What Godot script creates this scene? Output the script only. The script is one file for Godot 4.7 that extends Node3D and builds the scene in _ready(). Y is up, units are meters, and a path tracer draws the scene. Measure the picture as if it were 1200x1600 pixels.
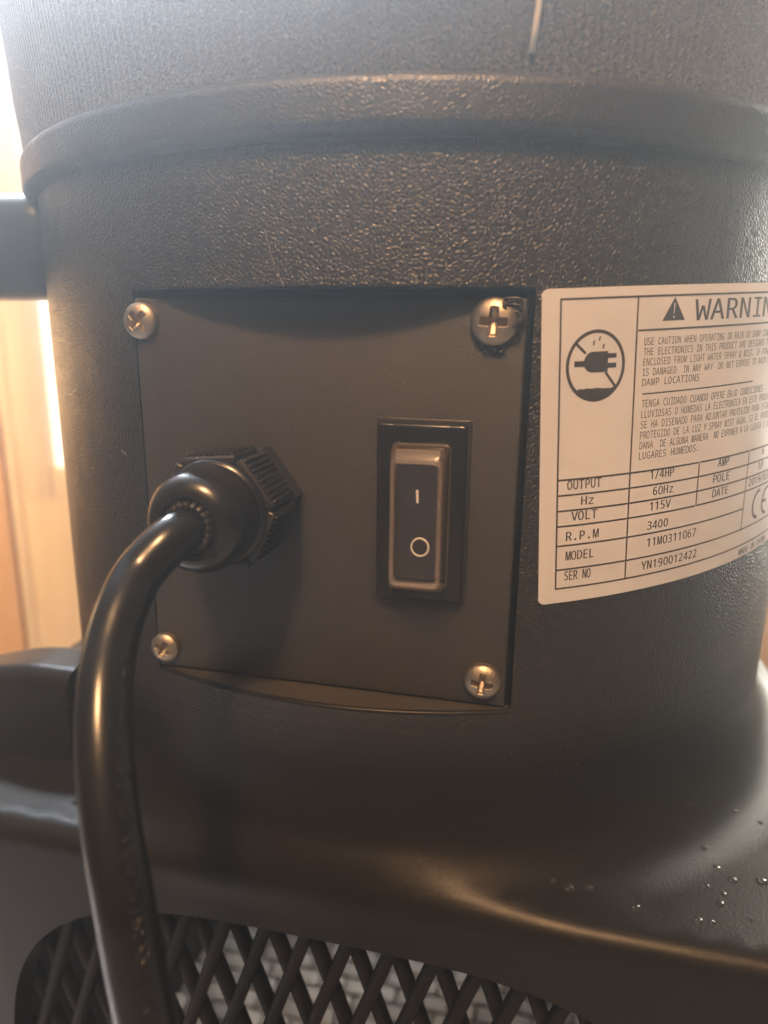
extends Node3D
# Close-up of the back of a black air blower: housing, control plate, rating label, cord, with a wooden wall behind.
# Metres. Heights in the helpers are given from the camera's level; EYE lifts them so that the floor is y = 0.

const EYE := 0.40
const R := 0.13366          # radius of the drum
const ZP := 0.1249          # front of the control plate
const RING := 0.1376
var rng := RandomNumberGenerator.new()
var M := {}
var blower: Node3D

func V(x: float, h: float, z: float) -> Vector3:
	return Vector3(x, h + EYE, z)

# ---------------------------------------------------------------- helpers
func begin() -> SurfaceTool:
	var st := SurfaceTool.new()
	st.begin(Mesh.PRIMITIVE_TRIANGLES)
	return st

func named(called: String, mesh: Mesh, mat: Material, parent: Node) -> MeshInstance3D:
	var o := MeshInstance3D.new()
	o.name = called
	o.mesh = mesh
	if mat != null:
		o.material_override = mat
	parent.add_child(o, true)
	if parent == self:
		var base := called
		var k := 1
		while o.name != called and str(o.name).begins_with("@"):
			o.name = "%s_%03d" % [base, k]
			k += 1
	return o

func obj(called: String, st: SurfaceTool, mat: Material, parent: Node, smooth := true) -> MeshInstance3D:
	if smooth:
		st.index()
	st.generate_normals()
	return named(free_name(called, parent), st.commit(), mat, parent)

func free_name(called: String, parent: Node) -> String:
	if not parent.has_node(NodePath(called)):
		return called
	var k := 1
	while parent.has_node(NodePath("%s_%03d" % [called, k])):
		k += 1
	return "%s_%03d" % [called, k]

func thing(called: String, label: String, category: String, at := Vector3.ZERO, group := "") -> Node3D:
	var o := Node3D.new()
	o.name = free_name(called, self)
	add_child(o, true)
	o.position = at
	tag(o, label, category, group)
	return o

func tag(o: Node, label: String, category: String, group := "") -> void:
	o.set_meta("label", label)
	o.set_meta("category", category)
	if group != "":
		o.set_meta("group", group)

func tri(st: SurfaceTool, a: Vector3, b: Vector3, c: Vector3) -> void:
	st.add_vertex(a); st.add_vertex(b); st.add_vertex(c)

func quad(st: SurfaceTool, a: Vector3, b: Vector3, c: Vector3, d: Vector3) -> void:
	tri(st, a, b, c); tri(st, a, c, d)

# a grid of points with given normals and uvs; rows[j][i]
func grid_mesh(pts: Array, uvs: Array, nors: Array = [], flip := false) -> ArrayMesh:
	var nr := pts.size()
	var nc: int = pts[0].size()
	var v := PackedVector3Array()
	var n := PackedVector3Array()
	var t := PackedVector2Array()
	var ix := PackedInt32Array()
	for j in nr:
		for i in nc:
			v.append(pts[j][i])
			t.append(uvs[j][i] if uvs.size() else Vector2(i, j))
			if nors.size():
				n.append(nors[j][i])
			else:
				var a: Vector3 = pts[j][mini(i + 1, nc - 1)] - pts[j][maxi(i - 1, 0)]
				var b: Vector3 = pts[mini(j + 1, nr - 1)][i] - pts[maxi(j - 1, 0)][i]
				var m := b.cross(a)
				n.append((-m if flip else m).normalized())
	for j in nr - 1:
		for i in nc - 1:
			var k := j * nc + i
			if flip:
				ix.append_array([k, k + nc, k + 1, k + 1, k + nc, k + nc + 1])
			else:
				ix.append_array([k, k + 1, k + nc, k + 1, k + nc + 1, k + nc])
	var arr := []
	arr.resize(Mesh.ARRAY_MAX)
	arr[Mesh.ARRAY_VERTEX] = v
	arr[Mesh.ARRAY_NORMAL] = n
	arr[Mesh.ARRAY_TEX_UV] = t
	arr[Mesh.ARRAY_INDEX] = ix
	var m := ArrayMesh.new()
	m.add_surface_from_arrays(Mesh.PRIMITIVE_TRIANGLES, arr)
	return m

# surface of revolution round the drum's axis; prof = [Vector2(radius, height from eye)], uv in metres
func lathe_axis(prof: Array, a0: float, a1: float, n: int) -> ArrayMesh:
	var pts := []
	var uvs := []
	var v := 0.0
	for j in prof.size():
		var row := []
		var ur := []
		if j > 0:
			v += prof[j].distance_to(prof[j - 1])
		for i in n + 1:
			var a := lerpf(a0, a1, float(i) / n)
			row.append(V(prof[j].x * sin(a), prof[j].y, prof[j].x * cos(a)))
			ur.append(Vector2(a * R, v))
		pts.append(row)
		uvs.append(ur)
	return grid_mesh(pts, uvs)

# lathe along +z: prof = [Vector2(radius, z)]
func lathe_z(st: SurfaceTool, c: Vector3, prof: Array, n: int, smooth := 1) -> void:
	st.set_smooth_group(smooth)
	for j in prof.size() - 1:
		for i in n:
			var a := TAU * i / n
			var b := TAU * (i + 1) / n
			var p: Vector2 = prof[j]
			var q: Vector2 = prof[j + 1]
			var A := c + Vector3(p.x * cos(a), p.x * sin(a), p.y)
			var B := c + Vector3(p.x * cos(b), p.x * sin(b), p.y)
			var C := c + Vector3(q.x * cos(b), q.x * sin(b), q.y)
			var D := c + Vector3(q.x * cos(a), q.x * sin(a), q.y)
			# profiles run outwards (increasing z): clockwise seen from outside
			quad(st, A, D, C, B)

# rounded box: size, corner radius, chamfer-like rounding with seg steps, centre, basis
func rbox(st: SurfaceTool, size: Vector3, r: float, c: Vector3, bas := Basis.IDENTITY, seg := 3) -> void:
	var h := size / 2 - Vector3(r, r, r)
	var axes := [Vector3.RIGHT, Vector3.UP, Vector3.BACK]
	st.set_smooth_group(1)
	var n := 2 * seg + 2
	for f in 6:
		var ax: int = f / 2
		var sg := 1.0 if f % 2 == 0 else -1.0
		var w: Vector3 = axes[ax] * sg
		var u: Vector3 = axes[(ax + 1) % 3]
		var vv: Vector3 = w.cross(u)
		var P := []
		for j in n:
			var row := []
			for i in n:
				var su := -1.0 if i <= seg else 1.0
				var sv := -1.0 if j <= seg else 1.0
				var tu := float(i if i <= seg else i - seg - 1) / seg
				var tv := float(j if j <= seg else j - seg - 1) / seg
				var au := (tu - 1.0) if su < 0 else tu
				var av := (tv - 1.0) if sv < 0 else tv
				var d := (w + u * tan(au * PI / 4) + vv * tan(av * PI / 4)).normalized()
				var corner := Vector3(w.x * h.x, w.y * h.y, w.z * h.z) + u * su * absf(u.dot(h)) + vv * sv * absf(vv.dot(h))
				row.append(c + bas * (corner + d * r))
			P.append(row)
		for j in n - 1:
			for i in n - 1:
				quad(st, P[j][i], P[j + 1][i], P[j + 1][i + 1], P[j][i + 1])

# tube along points with radius per point
func tube(st: SurfaceTool, pts: Array, radii: Array, n: int, cap := true, lobes := 0.0) -> void:
	st.set_smooth_group(1)
	var rings := []
	var up := Vector3.UP
	for k in pts.size():
		var t: Vector3 = (pts[mini(k + 1, pts.size() - 1)] - pts[maxi(k - 1, 0)]).normalized()
		if absf(t.dot(up)) > 0.98:
			up = Vector3.RIGHT
		var x := up.cross(t).normalized()
		var y := t.cross(x).normalized()
		up = y
		var ring := []
		for i in n:
			var a := TAU * i / n
			var r: float = radii[k] * (1.0 + lobes * cos(3.0 * a + k * 0.01))
			ring.append(pts[k] + (x * cos(a) + y * sin(a)) * r)
		rings.append(ring)
	for k in pts.size() - 1:
		for i in n:
			var i2 := (i + 1) % n
			quad(st, rings[k][i], rings[k + 1][i], rings[k + 1][i2], rings[k][i2])
	if cap:
		for i in range(1, n - 1):
			tri(st, rings[0][0], rings[0][i], rings[0][i + 1])
			var e: Array = rings[rings.size() - 1]
			tri(st, e[0], e[i + 1], e[i])

func curve(pts: Array, step: int) -> Array:
	var out := []
	for k in pts.size() - 1:
		var a: Vector3 = pts[maxi(k - 1, 0)]
		var d: Vector3 = pts[mini(k + 2, pts.size() - 1)]
		for s in step:
			out.append(pts[k].cubic_interpolate(pts[k + 1], a, d, float(s) / step))
	out.append(pts[pts.size() - 1])
	return out

# ---------------------------------------------------------------- materials
func noise_tex(n: FastNoiseLite, size: int, ramp: Gradient = null) -> NoiseTexture2D:
	var t := NoiseTexture2D.new()
	t.width = size
	t.height = size
	t.seamless = true
	t.seamless_blend_skirt = 0.08
	t.noise = n
	if ramp != null:
		t.color_ramp = ramp
	return t

func fnoise(kind: int, freq: float, sd: int, oct := 1) -> FastNoiseLite:
	var n := FastNoiseLite.new()
	n.noise_type = kind
	n.frequency = freq
	n.seed = sd
	n.fractal_type = FastNoiseLite.FRACTAL_NONE if oct == 1 else FastNoiseLite.FRACTAL_FBM
	n.fractal_octaves = oct
	return n

func ramp(stops: Array) -> Gradient:
	var g := Gradient.new()
	var off := PackedFloat32Array()
	var col := PackedColorArray()
	for s in stops:
		off.append(s[0])
		col.append(s[1])
	g.offsets = off
	g.colors = col
	return g

func grey(v: float) -> Color:
	return Color(v, v, v)

func lin(r: float, g: float, b: float, a := 1.0) -> Color:
	var c := Color(r, g, b).linear_to_srgb()
	c.a = a
	return c

func mat(called: String, c: Color, rough: float, metal := 0.0) -> StandardMaterial3D:
	var m := StandardMaterial3D.new()
	m.resource_name = called
	m.albedo_color = c
	m.roughness = rough
	m.metallic = metal
	return m

func make_materials() -> void:
	# moulded leather grain of the drum
	var cell := fnoise(FastNoiseLite.TYPE_CELLULAR, 0.062, 11)
	cell.cellular_distance_function = FastNoiseLite.DISTANCE_EUCLIDEAN
	cell.cellular_return_type = FastNoiseLite.RETURN_DISTANCE2_SUB
	cell.cellular_jitter = 1.0
	cell.domain_warp_enabled = true
	cell.domain_warp_amplitude = 14.0
	cell.domain_warp_frequency = 0.03
	var grain := noise_tex(cell, 1024, ramp([[0.0, grey(0.0)], [0.25, grey(0.35)], [0.55, grey(0.8)], [1.0, grey(1.0)]]))
	var p := mat("black grained plastic", lin(0.014, 0.013, 0.0125), 0.36)
	p.heightmap_enabled = true
	p.heightmap_texture = grain
	p.heightmap_scale = 0.025
	p.uv1_scale = Vector3(16.0, 16.0, 16.0)
	var wear := noise_tex(fnoise(FastNoiseLite.TYPE_SIMPLEX, 0.006, 5, 5), 512, ramp([[0.0, grey(0.75)], [0.5, grey(0.95)], [1.0, grey(1.0)]]))
	p.roughness_texture = wear
	p.roughness = 0.37
	M.plastic = p
	var pr := p.duplicate() as StandardMaterial3D
	pr.resource_name = "black plastic, fine grain"
	pr.heightmap_scale = 0.012
	pr.roughness = 0.44
	M.ring = pr
	M.pocket = mat("painted gap shade", lin(0.004, 0.004, 0.004), 0.8)  # drum plastic darkened: shade of the gap put into the colour
	M.pocket.metallic_specular = 0.15
	# smoother moulding of the base and handle
	var q := mat("black satin plastic", lin(0.008, 0.0072, 0.0066), 0.38)
	q.metallic_specular = 0.27
	q.heightmap_enabled = true
	q.heightmap_texture = noise_tex(fnoise(FastNoiseLite.TYPE_SIMPLEX, 0.11, 21, 3), 512)
	q.heightmap_scale = 0.003
	q.uv1_scale = Vector3(14, 14, 14)
	q.roughness_texture = wear
	q.uv1_triplanar = true
	M.satin = q
	M.bar = mat("dull black guard", lin(0.005, 0.0047, 0.0045), 0.55)
	M.bar.metallic_specular = 0.28
	M.dusty = mat("dusty black plastic", lin(0.030, 0.026, 0.020), 0.7)
	# powder coated steel plate
	var st := mat("black powder coat", lin(0.027, 0.0258, 0.0245), 0.46)
	st.heightmap_enabled = true
	st.heightmap_texture = noise_tex(fnoise(FastNoiseLite.TYPE_SIMPLEX, 0.25, 31, 2), 1024)
	st.heightmap_scale = 0.016
	st.uv1_triplanar = true
	st.uv1_scale = Vector3(11, 11, 11)
	M.plate = st
	M.gloss = mat("black glossy nylon", lin(0.008, 0.0075, 0.0075), 0.23)
	M.nylon = mat("black nylon", lin(0.016, 0.015, 0.0145), 0.4)
	M.nylon.heightmap_enabled = true
	M.nylon.heightmap_texture = q.heightmap_texture
	M.nylon.heightmap_scale = 0.006
	M.nylon.uv1_triplanar = true
	M.nylon.uv1_scale = Vector3(20, 20, 20)
	M.rocker = mat("blue black switch plastic", lin(0.009, 0.009, 0.013), 0.3)
	M.cord = mat("black cord rubber", lin(0.007, 0.0066, 0.0062), 0.19)
	M.cord.metallic_specular = 0.42
	M.cord.heightmap_enabled = true
	M.cord.heightmap_texture = noise_tex(fnoise(FastNoiseLite.TYPE_SIMPLEX, 0.02, 41, 3), 256)
	M.cord.heightmap_scale = 0.003
	M.cord.uv1_triplanar = true
	M.cord.uv1_scale = Vector3(25, 25, 25)
	var sc := mat("dull zinc screw", lin(0.40, 0.345, 0.28), 0.34, 1.0)
	sc.heightmap_enabled = true
	sc.heightmap_texture = noise_tex(fnoise(FastNoiseLite.TYPE_SIMPLEX, 0.05, 51, 4), 256)
	sc.heightmap_scale = 0.004
	sc.uv1_triplanar = true
	sc.uv1_scale = Vector3(60, 60, 60)
	sc.roughness_texture = wear
	sc.roughness = 0.5
	M.screw = sc
	M.label = mat("white label film", lin(0.68, 0.70, 0.76), 0.30)
	M.label.albedo_texture = noise_tex(fnoise(FastNoiseLite.TYPE_SIMPLEX, 0.01, 61, 4), 256, ramp([[0.0, grey(0.93)], [1.0, grey(1.0)]]))
	M.label.uv1_triplanar = true
	M.label.uv1_scale = Vector3(12, 12, 12)
	M.ink = mat("dark grey print", lin(0.035, 0.034, 0.04), 0.45)
	M.ink_white = mat("white print", lin(0.72, 0.68, 0.62), 0.5)
	var cl := mat("clear switch cover", Color(0.62, 0.56, 0.52, 0.02), 0.12)
	cl.transparency = BaseMaterial3D.TRANSPARENCY_ALPHA
	M.clear = cl
	M.milky = mat("milky cover side", Color(0.70, 0.58, 0.46, 0.09), 0.12)
	M.edge = mat("painted cover edge glint", Color(0.80, 0.74, 0.68, 0.10), 0.10)  # glint along the edges put into the colour
	M.edge.transparency = BaseMaterial3D.TRANSPARENCY_ALPHA
	M.milky.transparency = BaseMaterial3D.TRANSPARENCY_ALPHA
	M.scuff = mat("scraped plastic", lin(0.16, 0.14, 0.12), 0.7)
	# cloth tube
	var W := 384
	var im := Image.create(W, W, false, Image.FORMAT_RGB8)
	var wr := RandomNumberGenerator.new()
	wr.seed = 7
	var tone := []
	for i in 64:
		tone.append(wr.randf_range(0.55, 1.0))
	var fuzz := fnoise(FastNoiseLite.TYPE_SIMPLEX, 0.35, 8, 2)
	for y in W:
		for x in W:
			var col := x / 8
			var rib := 0.5 + 0.5 * cos(TAU * x / 8.0)
			var weft := 0.5 + 0.5 * cos(TAU * y / 8.0 + (PI if col % 2 == 0 else 0.0))
			var hgt := clampf(0.12 + (0.20 * rib + 0.42 * weft * rib) * float(tone[col % 48]) + 0.30 * fuzz.get_noise_2d(x, y) + wr.randf_range(-0.05, 0.05), 0.0, 1.0)
			im.set_pixel(x, y, grey(hgt))
	var cloth := mat("black woven cloth", lin(0.030, 0.032, 0.038), 0.62)
	cloth.heightmap_enabled = true
	cloth.heightmap_texture = ImageTexture.create_from_image(im)
	cloth.heightmap_scale = 0.13
	cloth.uv1_scale = Vector3(11, 11, 11)
	cloth.rim_enabled = true
	cloth.rim = 0.25
	cloth.rim_tint = 0.2
	M.cloth = cloth
	M.lint = mat("pale lint", lin(0.30, 0.30, 0.32), 0.9)
	M.thread = mat("pale thread", lin(0.55, 0.52, 0.47), 0.8)
	# wood of the wall
	for k in 3:
		var wn := fnoise(FastNoiseLite.TYPE_SIMPLEX, 0.012, 71 + k, 4)
		var tones: Array = [[lin(0.74, 0.46, 0.20), lin(0.80, 0.54, 0.26)], [lin(0.72, 0.38, 0.12), lin(0.78, 0.46, 0.18)], [lin(0.82, 0.60, 0.32), lin(0.88, 0.68, 0.40)]][k]
		var w := mat("varnished pine", Color.WHITE, 0.4)
		w.albedo_texture = noise_tex(wn, 512, ramp([[0.0, tones[0]], [0.45, tones[1]], [0.55, tones[0]], [1.0, tones[1]]]))
		w.uv1_triplanar = true
		w.uv1_scale = Vector3(6, 0.5, 6)
		M["wood_%d" % k] = w
	for k in 4:
		var tn: Color = [lin(0.68, 0.66, 0.67), lin(0.60, 0.58, 0.60), lin(0.76, 0.72, 0.72), lin(0.54, 0.53, 0.56)][k]
		M["tile_%d" % k] = mat("pale stone tile", tn, 0.45)
	M.grout = mat("grey grout", lin(0.16, 0.145, 0.13), 0.9)
	M.frame = mat("white painted frame", lin(0.78, 0.76, 0.72), 0.4)
	M.water = mat("water", Color(1, 1, 1, 0.02), 0.02)
	M.water.refraction_enabled = true
	M.water.refraction_scale = 0.033

# ---------------------------------------------------------------- the drum
func build_drum() -> void:
	# drum from under the ring down to the flare, with the flat pocket that the control plate sits in
	var aL := -0.3745
	var aR := 0.3625
	var top := 0.0095
	var bot := -0.0899
	var cols := []
	for i in 121:
		cols.append([lerpf(-PI, aL, i / 120.0), 0])
	for i in 41:
		cols.append([lerpf(aL, aR, i / 40.0), 1])
	for i in 121:
		cols.append([lerpf(aR, PI, i / 120.0), 0])
	var rows := []
	for h in [0.0450, 0.0388, 0.032, 0.022]:
		rows.append([h, 0])
	var bv := 0.0009
	for k in 5:
		var q := PI / 2 * k / 4.0
		rows.append([top + bv * (1.0 - sin(q)), 2, bv * (1.0 - cos(q)), sin(q)])
	rows.append([top, 1])
	for i in range(1, 12):
		rows.append([lerpf(top, bot, i / 12.0), 1])
	rows.append([bot, 1])
	for k in 5:
		var q := PI / 2 * k / 4.0
		rows.append([bot - bv * (1.0 - cos(q)), 3, bv * (1.0 - sin(q)), cos(q)])
	for h in [-0.0930, -0.0962, -0.0994, -0.1026, -0.1058, -0.1090]:
		rows.append([h, 0])
	var pts := []
	var uvs := []
	var nors := []
	for rw in rows:
		var row := []
		var ur := []
		var nr := []
		for c in cols:
			var a: float = c[0]
			var rad := R
			var inp: bool = c[1] == 1
			if inp:
				var chord := (ZP - 0.0022) / cos(a)
				if rw[1] == 1:
					rad = minf(R, chord)
				elif rw[1] >= 2:
					rad = maxf(minf(R, chord), R - rw[2])
			row.append(V(rad * sin(a), rw[0], rad * cos(a)))
			ur.append(Vector2(a * R, 0.3 - rw[0]))
			var nn := Vector3(sin(a), 0, cos(a))
			if inp and rw[1] == 1:
				nn = Vector3(0, 0, 1)
			elif inp and rw[1] >= 2:
				nn = (nn * sqrt(1.0 - rw[3] * rw[3]) + Vector3.UP * rw[3] * (-1.0 if rw[1] == 2 else 1.0)).normalized()
			nr.append(nn)
		pts.append(row)
		uvs.append(ur)
		nors.append(nr)
	# ceiling and ledge strips need their own normals: build them as separate grids
	var parts := []
	var ti := 9
	var bi := 21
	parts.append([0, ti - 1])
	parts.append([ti, bi])
	parts.append([bi + 5, rows.size() - 6])
	for k in 5:
		parts.append([rows.size() - 6 + k, rows.size() - 5 + k])
	var mesh := ArrayMesh.new()
	# beside the pocket the drum goes on: three column ranges for the middle rows
	parts[1] = [ti, bi, 121, 162]
	parts.append([ti, bi, 0, 121])
	parts.append([ti, bi, 162, 283])
	parts.append([bi + 1, bi + 5, 121, 162])
	parts.append([bi + 1, bi + 5, 0, 121])
	parts.append([bi + 1, bi + 5, 162, 283])
	for pr in parts:
		var sub := [pts.slice(pr[0], pr[1] + 1), uvs.slice(pr[0], pr[1] + 1), nors.slice(pr[0], pr[1] + 1)]
		if pr.size() > 2:
			for q in 3:
				for j in sub[q].size():
					sub[q][j] = sub[q][j].slice(pr[2], pr[3])
		var g := grid_mesh(sub[0], sub[1], sub[2])
		mesh.add_surface_from_arrays(Mesh.PRIMITIVE_TRIANGLES, g.surface_get_arrays(0))
	# the grain of the mould runs out towards the smooth shoulder
	mesh.surface_set_material(0, M.plastic)
	mesh.surface_set_material(1, M.pocket)
	mesh.surface_set_material(2, M.plastic)
	for k in 5:
		var f: StandardMaterial3D = M.plastic.duplicate()
		f.resource_name = "black plastic, grain fading"
		var w := (k + 0.7) / 5.0
		f.heightmap_scale = lerpf(M.plastic.heightmap_scale, 0.001, w)
		f.albedo_color = M.plastic.albedo_color.lerp(M.satin.albedo_color, w)
		f.metallic_specular = lerpf(0.5, M.satin.metallic_specular, w)
		f.roughness = lerpf(M.plastic.roughness, M.satin.roughness, w)
		mesh.surface_set_material(3 + k, f)
	mesh.surface_set_material(8, M.plastic)
	mesh.surface_set_material(9, M.plastic)
	mesh.surface_set_material(10, M.satin)
	mesh.surface_set_material(11, M.plastic)
	mesh.surface_set_material(12, M.plastic)
	for k in 2:
		var ja: int = [ti - 1, bi][k]
		var up := Vector3.DOWN if k == 0 else Vector3.UP
		var A: Array = pts[ja].slice(121, 162)
		var B: Array = pts[ja + 1].slice(121, 162)
		var n2 := []
		n2.resize(41)
		n2.fill(up)
		var ua := []
		var ub := []
		for i in 41:
			ua.append(Vector2(A[i].x, A[i].z))
			ub.append(Vector2(B[i].x, B[i].z))
		var g := grid_mesh([A, B], [ua, ub], [n2, n2])
		mesh.add_surface_from_arrays(Mesh.PRIMITIVE_TRIANGLES, g.surface_get_arrays(0))
		mesh.surface_set_material(13 + k, M.satin if k == 0 else M.dusty)
	# side walls of the pocket
	for c0 in [120, 161]:
		var sub := []
		var sn := []
		for j in range(ti, bi + 1):
			sub.append(pts[j].slice(c0, c0 + 2))
			sn.append([Vector3(1.0 if c0 == 120 else -1.0, 0, 0.2).normalized(), Vector3(1.0 if c0 == 120 else -1.0, 0, 0.2).normalized()])
		mesh.add_surface_from_arrays(Mesh.PRIMITIVE_TRIANGLES, grid_mesh(sub, [], sn).surface_get_arrays(0))
		mesh.surface_set_material(mesh.get_surface_count() - 1, M.pocket)
	named("motor_housing", mesh, null, blower)

func sdf(p: Vector3) -> float:   # p.y from eye level
	var d2 := Vector2(Vector2(p.x, p.z).length() - R, absf(p.y + 0.03) - 0.100)
	var cyl := minf(maxf(d2.x, d2.y), 0.0) + Vector2(maxf(d2.x, 0), maxf(d2.y, 0)).length()
	var b := Vector3(absf(p.x) - 0.152, absf(p.y + 0.336) - 0.20, absf(p.z) - 0.1415) + Vector3.ONE * 0.006
	var box := Vector3(maxf(b.x, 0), maxf(b.y, 0), maxf(b.z, 0)).length() + minf(maxf(b.x, maxf(b.y, b.z)), 0.0) - 0.006
	var k := 0.022
	var h := maxf(k - absf(cyl - box), 0.0) / k
	return minf(cyl, box) - h * h * k * 0.25

func build_base() -> void:
	var angs := []
	for i in 181:
		angs.append(lerpf(-PI / 2, PI / 2, i / 180.0))
	for i in range(1, 61):
		angs.append(lerpf(PI / 2, PI * 1.5, i / 60.0))
	var r0 := 0.40
	var h0 := -0.03
	var t0 := atan2(-0.1085 - h0, R - r0)       # towards the drum and down
	var pts := []
	var uvs := []
	var nors := []
	var nrow := 130
	for j in nrow + 1:
		pts.append([]); uvs.append([]); nors.append([])
	for a in angs:
		var dir := Vector3(sin(a), 0, cos(a))
		var arc := 0.412
		var last := Vector3.ZERO
		for j in nrow + 1:
			var s := float(j) / nrow
			var th: float = t0 + wrapf((-PI / 2 - 0.08) - t0, 0.0, TAU) * s
			var d := dir * cos(th) + Vector3.UP * sin(th)
			var o := dir * r0 + Vector3.UP * h0
			var t := 0.0
			var hit := false
			for k in 70:
				var dd := sdf(o + d * t)
				t += dd
				if dd < 0.00002:
					hit = true
					break
				if t > 0.6:
					break
			var p := o + d * t
			if not hit or p.y < -0.1485:
				# slide down the face to the seam with the panels
				var lo := 0.10
				var hi := 0.40
				for k in 26:
					var mid := (lo + hi) / 2
					if sdf(dir * mid + Vector3.UP * -0.1485) > 0.0:
						hi = mid
					else:
						lo = mid
				p = dir * lo + Vector3.UP * -0.1485
			var e := 0.0004
			var n := Vector3(sdf(p + Vector3(e, 0, 0)) - sdf(p - Vector3(e, 0, 0)), sdf(p + Vector3(0, e, 0)) - sdf(p - Vector3(0, e, 0)), sdf(p + Vector3(0, 0, e)) - sdf(p - Vector3(0, 0, e)))
			if j > 0:
				arc += p.distance_to(last)
			last = p
			pts[j].append(V(p.x, p.y, p.z))
			uvs[j].append(Vector2(a * R, arc))
			nors[j].append(n.normalized())
	named("base_shell", grid_mesh(pts, uvs, nors), M.satin, blower)
	# the four sides under the shoulder; front and back have the intake opening
	for side in 2:
		var zf := 0.1415 if side == 0 else -0.1415
		var sg := 1.0 if side == 0 else -1.0
		var st := begin()
		var inner := []
		var outer := []
		var n := 144
		for i in n + 1:
			var t := TAU * i / n
			inner.append(guard_point(t))
			var c := Vector2(cos(t), sin(t))
			var lim := minf(0.1500 / maxf(absf(c.x), 1e-5), (0.0955 if c.y > 0 else 0.1555) / maxf(absf(c.y), 1e-5))
			outer.append(Vector2(0.0032, GUARD_H) + c * lim)
		st.set_smooth_group(-1)
		for i in n:
			var a := inner[i] as Vector2
			var b := inner[i + 1] as Vector2
			var c := outer[i + 1] as Vector2
			var d := outer[i] as Vector2
			quad(st, V(a.x, a.y, zf), V(d.x, d.y, zf), V(c.x, c.y, zf), V(b.x, b.y, zf))
		st.set_smooth_group(2)
		for i in n:
			var a := inner[i] as Vector2
			var b := inner[i + 1] as Vector2
			quad(st, V(a.x, a.y, zf), V(b.x, b.y, zf), V(b.x * .985, (b.y - GUARD_H) * .985 + GUARD_H, zf - sg * 0.006), V(a.x * .985, (a.y - GUARD_H) * .985 + GUARD_H, zf - sg * 0.006))
		obj("front_panel" if side == 0 else "rear_panel", st, M.satin, blower, false)
		var s2 := begin()
		rbox(s2, Vector3(0.004, 0.2515, 0.2825), 0.0015, V(0.1500 * sg, -0.27425, 0))
		obj("side_panel", s2, M.satin, blower, false)

func guard_point(t: float) -> Vector2:
	var c := cos(t)
	var s := sin(t)
	var n := 3.4
	var r := pow(pow(absf(c) / 0.1020, n) + pow(absf(s) / 0.0903, n), -1.0 / n)
	return Vector2(0.0032 + c * r, GUARD_H + s * r)

func build_guard() -> void:
	var guard := Node3D.new()
	guard.name = "intake_guard"
	blower.add_child(guard, true)
	var w := 0.0117
	var m := 2.94
	var inside := func(p: Vector2) -> bool:
		return pow(absf(p.x - 0.0032) / 0.1030, 3.4) + pow(absf(p.y - GUARD_H) / 0.0913, 3.4) < 1.0
	for fam in 2:
		var sg := 1.0 if fam == 0 else -1.0
		for k in range(-13, 14):
			var x0: float = k * w + 0.003
			# bar: x = x0 + sg * (h - GUARD_H) / m
			var lo := 1e9
			var hi := -1e9
			for i in 401:
				var h := lerpf(-0.345, -0.148, i / 400.0)
				if inside.call(Vector2(x0 + sg * (h - GUARD_H) / m, h)):
					lo = minf(lo, h)
					hi = maxf(hi, h)
			if hi - lo < 0.006:
				continue
			var pa := Vector2(x0 + sg * (lo - GUARD_H) / m, lo)
			var pb := Vector2(x0 + sg * (hi - GUARD_H) / m, hi)
			var z := 0.1345 + (0.0013 if fam == 0 else -0.0013)
			var st := begin()
			var d := (pb - pa).normalized()
			var bas := Basis(Vector3(d.y, -d.x, 0), Vector3(d.x, d.y, 0), Vector3(0, 0, 1))
			rbox(st, Vector3(0.0037, pa.distance_to(pb) + 0.002, 0.0046), 0.0016, V((pa.x + pb.x) / 2, (pa.y + pb.y) / 2, z), bas, 2)
			obj("bar", st, M.bar, guard, false)

func build_ring() -> void:
	var prof := [Vector2(0.1310, 0.0508), Vector2(0.1342, 0.0503)]
	for i in 7:
		var t := PI / 2 * i / 6
		prof.append(Vector2(RING - 0.0028 + 0.0028 * sin(t), 0.0472 + 0.0028 * cos(t)))
	prof.append(Vector2(RING, 0.0450))
	prof.append(Vector2(RING, 0.0425))
	for i in range(1, 11):
		var t := PI / 2 * i / 10.0
		prof.append(Vector2(R - 0.0002 + (RING - R + 0.0002) * cos(t), 0.0415 - 0.0032 * sin(t)))
	prof.append(Vector2(R - 0.001, 0.0382))
	named("clamp_ring", lathe_axis(prof, -PI, PI, 360), M.ring, blower)

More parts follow.
